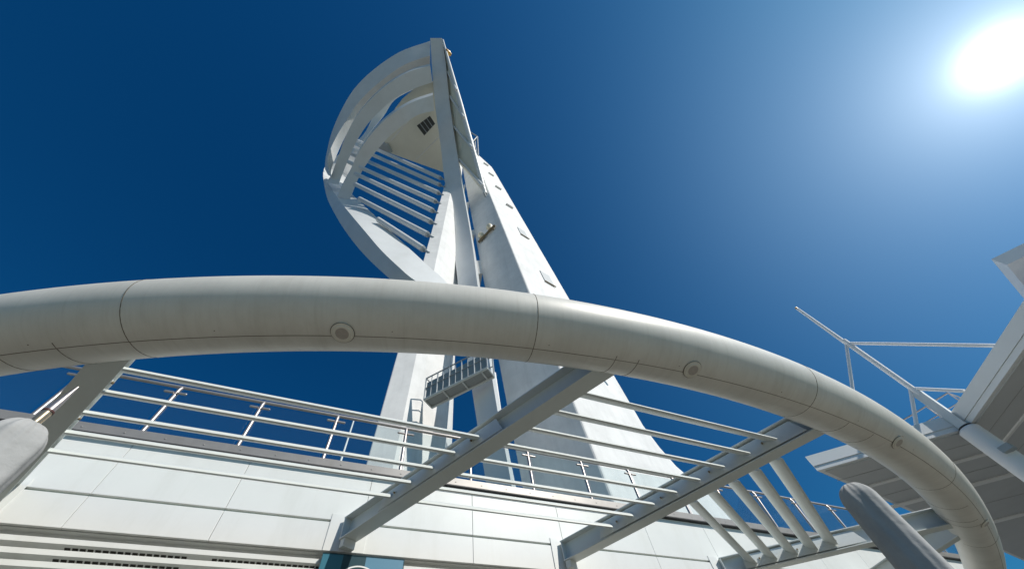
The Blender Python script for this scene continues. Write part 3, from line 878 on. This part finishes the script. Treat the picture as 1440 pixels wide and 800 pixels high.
# herringbone joint strips meeting on the line behind the notch
nA = Vector((0.657, 0.754)); ridge = Vector((0.98, 0.20)).normalized()
m = MB()
def flat_strip(m, P, Q, hw, z0, z1):
    d = (Q - P).normalized(); n_ = Vector((-d.y, d.x)) * hw
    m.hexa([(P - n_).to_3d() + Vector((0, 0, z0)), (Q - n_).to_3d() + Vector((0, 0, z0)), (Q + n_).to_3d() + Vector((0, 0, z0)), (P + n_).to_3d() + Vector((0, 0, z0)),
            (P - n_).to_3d() + Vector((0, 0, z1)), (Q - n_).to_3d() + Vector((0, 0, z1)), (Q + n_).to_3d() + Vector((0, 0, z1)), (P + n_).to_3d() + Vector((0, 0, z1))])
for i, off_ in enumerate((2.45, 5.15, 10.3)):
    R0 = N_ + ridge * (off_ / ridge.dot(nA))
    w_ = (0.10, 0.17, 0.2)[i]
    flat_strip(m, R0 + dA * 0.15, R0 + dA * (6.3, 7.2, 8.6)[i], w_, 8.90, 8.954)
    flat_strip(m, R0 + dB * 0.15, R0 + dB * 9.0, w_ * 0.8, 8.90, 8.954)
m.build('joint_strip', STRIP, sof)
m = MB()
for off_ in (1.2, 3.8, 7.7):
    R0 = N_ + ridge * (off_ / ridge.dot(nA))
    flat_strip(m, R0, R0 + dA * 6.0, 0.012, 8.945, 8.9545); flat_strip(m, R0, R0 + dB * 8.5, 0.012, 8.945, 8.9545)
m.build('joint', SJOINT, sof)
# upper roof
K = Vector((23.30, -2.12)); e1 = Vector((0.57, -0.82)).normalized(); e2 = Vector((3.43, 0.60)).normalized()
upoly = [tuple(K), tuple(K + e1 * 12), tuple(K + e1 * 12 + e2 * 22), tuple(K + e2 * 22)]
m = MB(); m.prism(upoly, 13.004, 13.6); ur = m.build('upper_roof', FASCIA, pav)
uins = [tuple(K + e1 * 0.95 + e2 * 1.25), tuple(K + e1 * 11 + e2 * 1.25), tuple(K + e1 * 11 + e2 * 21), tuple(K + e1 * 0.95 + e2 * 21)]
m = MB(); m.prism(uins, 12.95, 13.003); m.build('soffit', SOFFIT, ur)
m = MB(); 
for a, b in ((K + e1 * 0.62 + e2 * 0.62, K + e1 * 0.62 + e2 * 21), (K + e1 * 0.62 + e2 * 0.62, K + e1 * 11 + e2 * 0.62)):
    m.tube([(a.x, a.y, 13.0), (b.x, b.y, 13.0)], 0.02, 6)
m.build('joint', SEAM, ur)
blk = [(32, -5.5), (36, -12), (48, -10), (46, -3)]
m = MB(); m.prism(blk, 9.67, 12.94); m.build('upper_wall', FASCIA, pav)
# walls far back under the roof
m = MB(); m.prism([(47, -10), (51, -11), (53, 9), (47, 8)], GZ, 8.94); m.build('wall', FASCIA, pav)
# roof edge railing
m = MB()
for z, r in ((10.75, 0.035), (10.2, 0.025)):
    m.tube([(22.6, 6.4, z), (23.2, 4.74, z), (23.58, 3.22, z), (24.3, 3.22, z), (26.5, 3.4, z)], r, 8)
for P in ((22.6, 6.4), (22.95, 5.43), (23.35, 4.14), (23.58, 3.22), (24.3, 3.22), (26.0, 3.36)):
    m.tube([(P[0], P[1], 9.67), (P[0], P[1], 10.75)], 0.025, 8)
m.build('railing', INOX, pav, smooth=40)

# ------------------------------------------------------------------ mast in the notch of the roof
mst = thing('roof_mast', 'white steel mast with thin stays rising through the notch of the pavilion roof', 'mast')
MX, MY = 22.70, 3.80
m = MB(); m.tube([(MX, MY, GZ), (MX, MY, 8.85), (MX, MY, 8.94)], [0.36, 0.36, 0.28], 28); m.build('column', MASTW, mst, smooth=40)
m = MB(); m.tube([(MX, MY, 8.94), (MX, MY, 9.02)], 0.25, 20); m.build('collar', RUBBER, mst, smooth=40)
m = MB(); m.box((MX - 0.17, MY - 0.17, 9.02), (MX + 0.17, MY + 0.17, 11.1)); m.build('lower_shaft', FASCIA, mst, bevel=0.02)
m = MB(); m.tube([(MX - 0.08, MY - 0.06, 10.9), (MX - 0.08, MY - 0.06, 15.2)], 0.11, 28); m.tube([(MX + 0.13, MY + 0.03, 10.1), (MX + 0.13, MY + 0.03, 15.2)], 0.07, 24)
m.build('upper_shaft', MASTW, mst, smooth=40)
m = MB(); m.tube([(MX, MY, 15.0), (MX, MY, 18.75)], [0.10, 0.075], 32); tp = m.build('top_spike', MASTW, mst, smooth=40)
m = MB(); m.tube([(MX, MY, 18.74), (MX, MY, 18.9)], [0.07, 0.06], 10); m.build('tip_lamp', AMBER, tp, smooth=40)
m = MB(); m.tube([(MX + 0.13, MY + 0.03, 9.95), (MX + 0.13, MY + 0.03, 10.1)], 0.11, 10); m.build('shaft_lamp', LAMPM, mst, smooth=40)
for a, b in (((MX, MY, 15.05), (21.02, 0.62, 9.8)), ((MX, MY, 15.05), (20.2, 6.3, 9.75)), ((MX, MY, 11.4), (22.05, 2.62, 9.75)), ((MX, MY, 11.4), (22.0, 4.75, 9.75))):
    m = MB(); m.tube([a, b], 0.075, 24); m.build('stay', MASTW, mst, smooth=40)
m = MB()
P = Vector((MX - 0.36, MY - 0.3, 7.6)); m.box(P - Vector((0.18, 0.18, 0.12)), P + Vector((0.18, 0.18, 0.12)))
m.build('floodlight', HATCHM, mst, bevel=0.02)
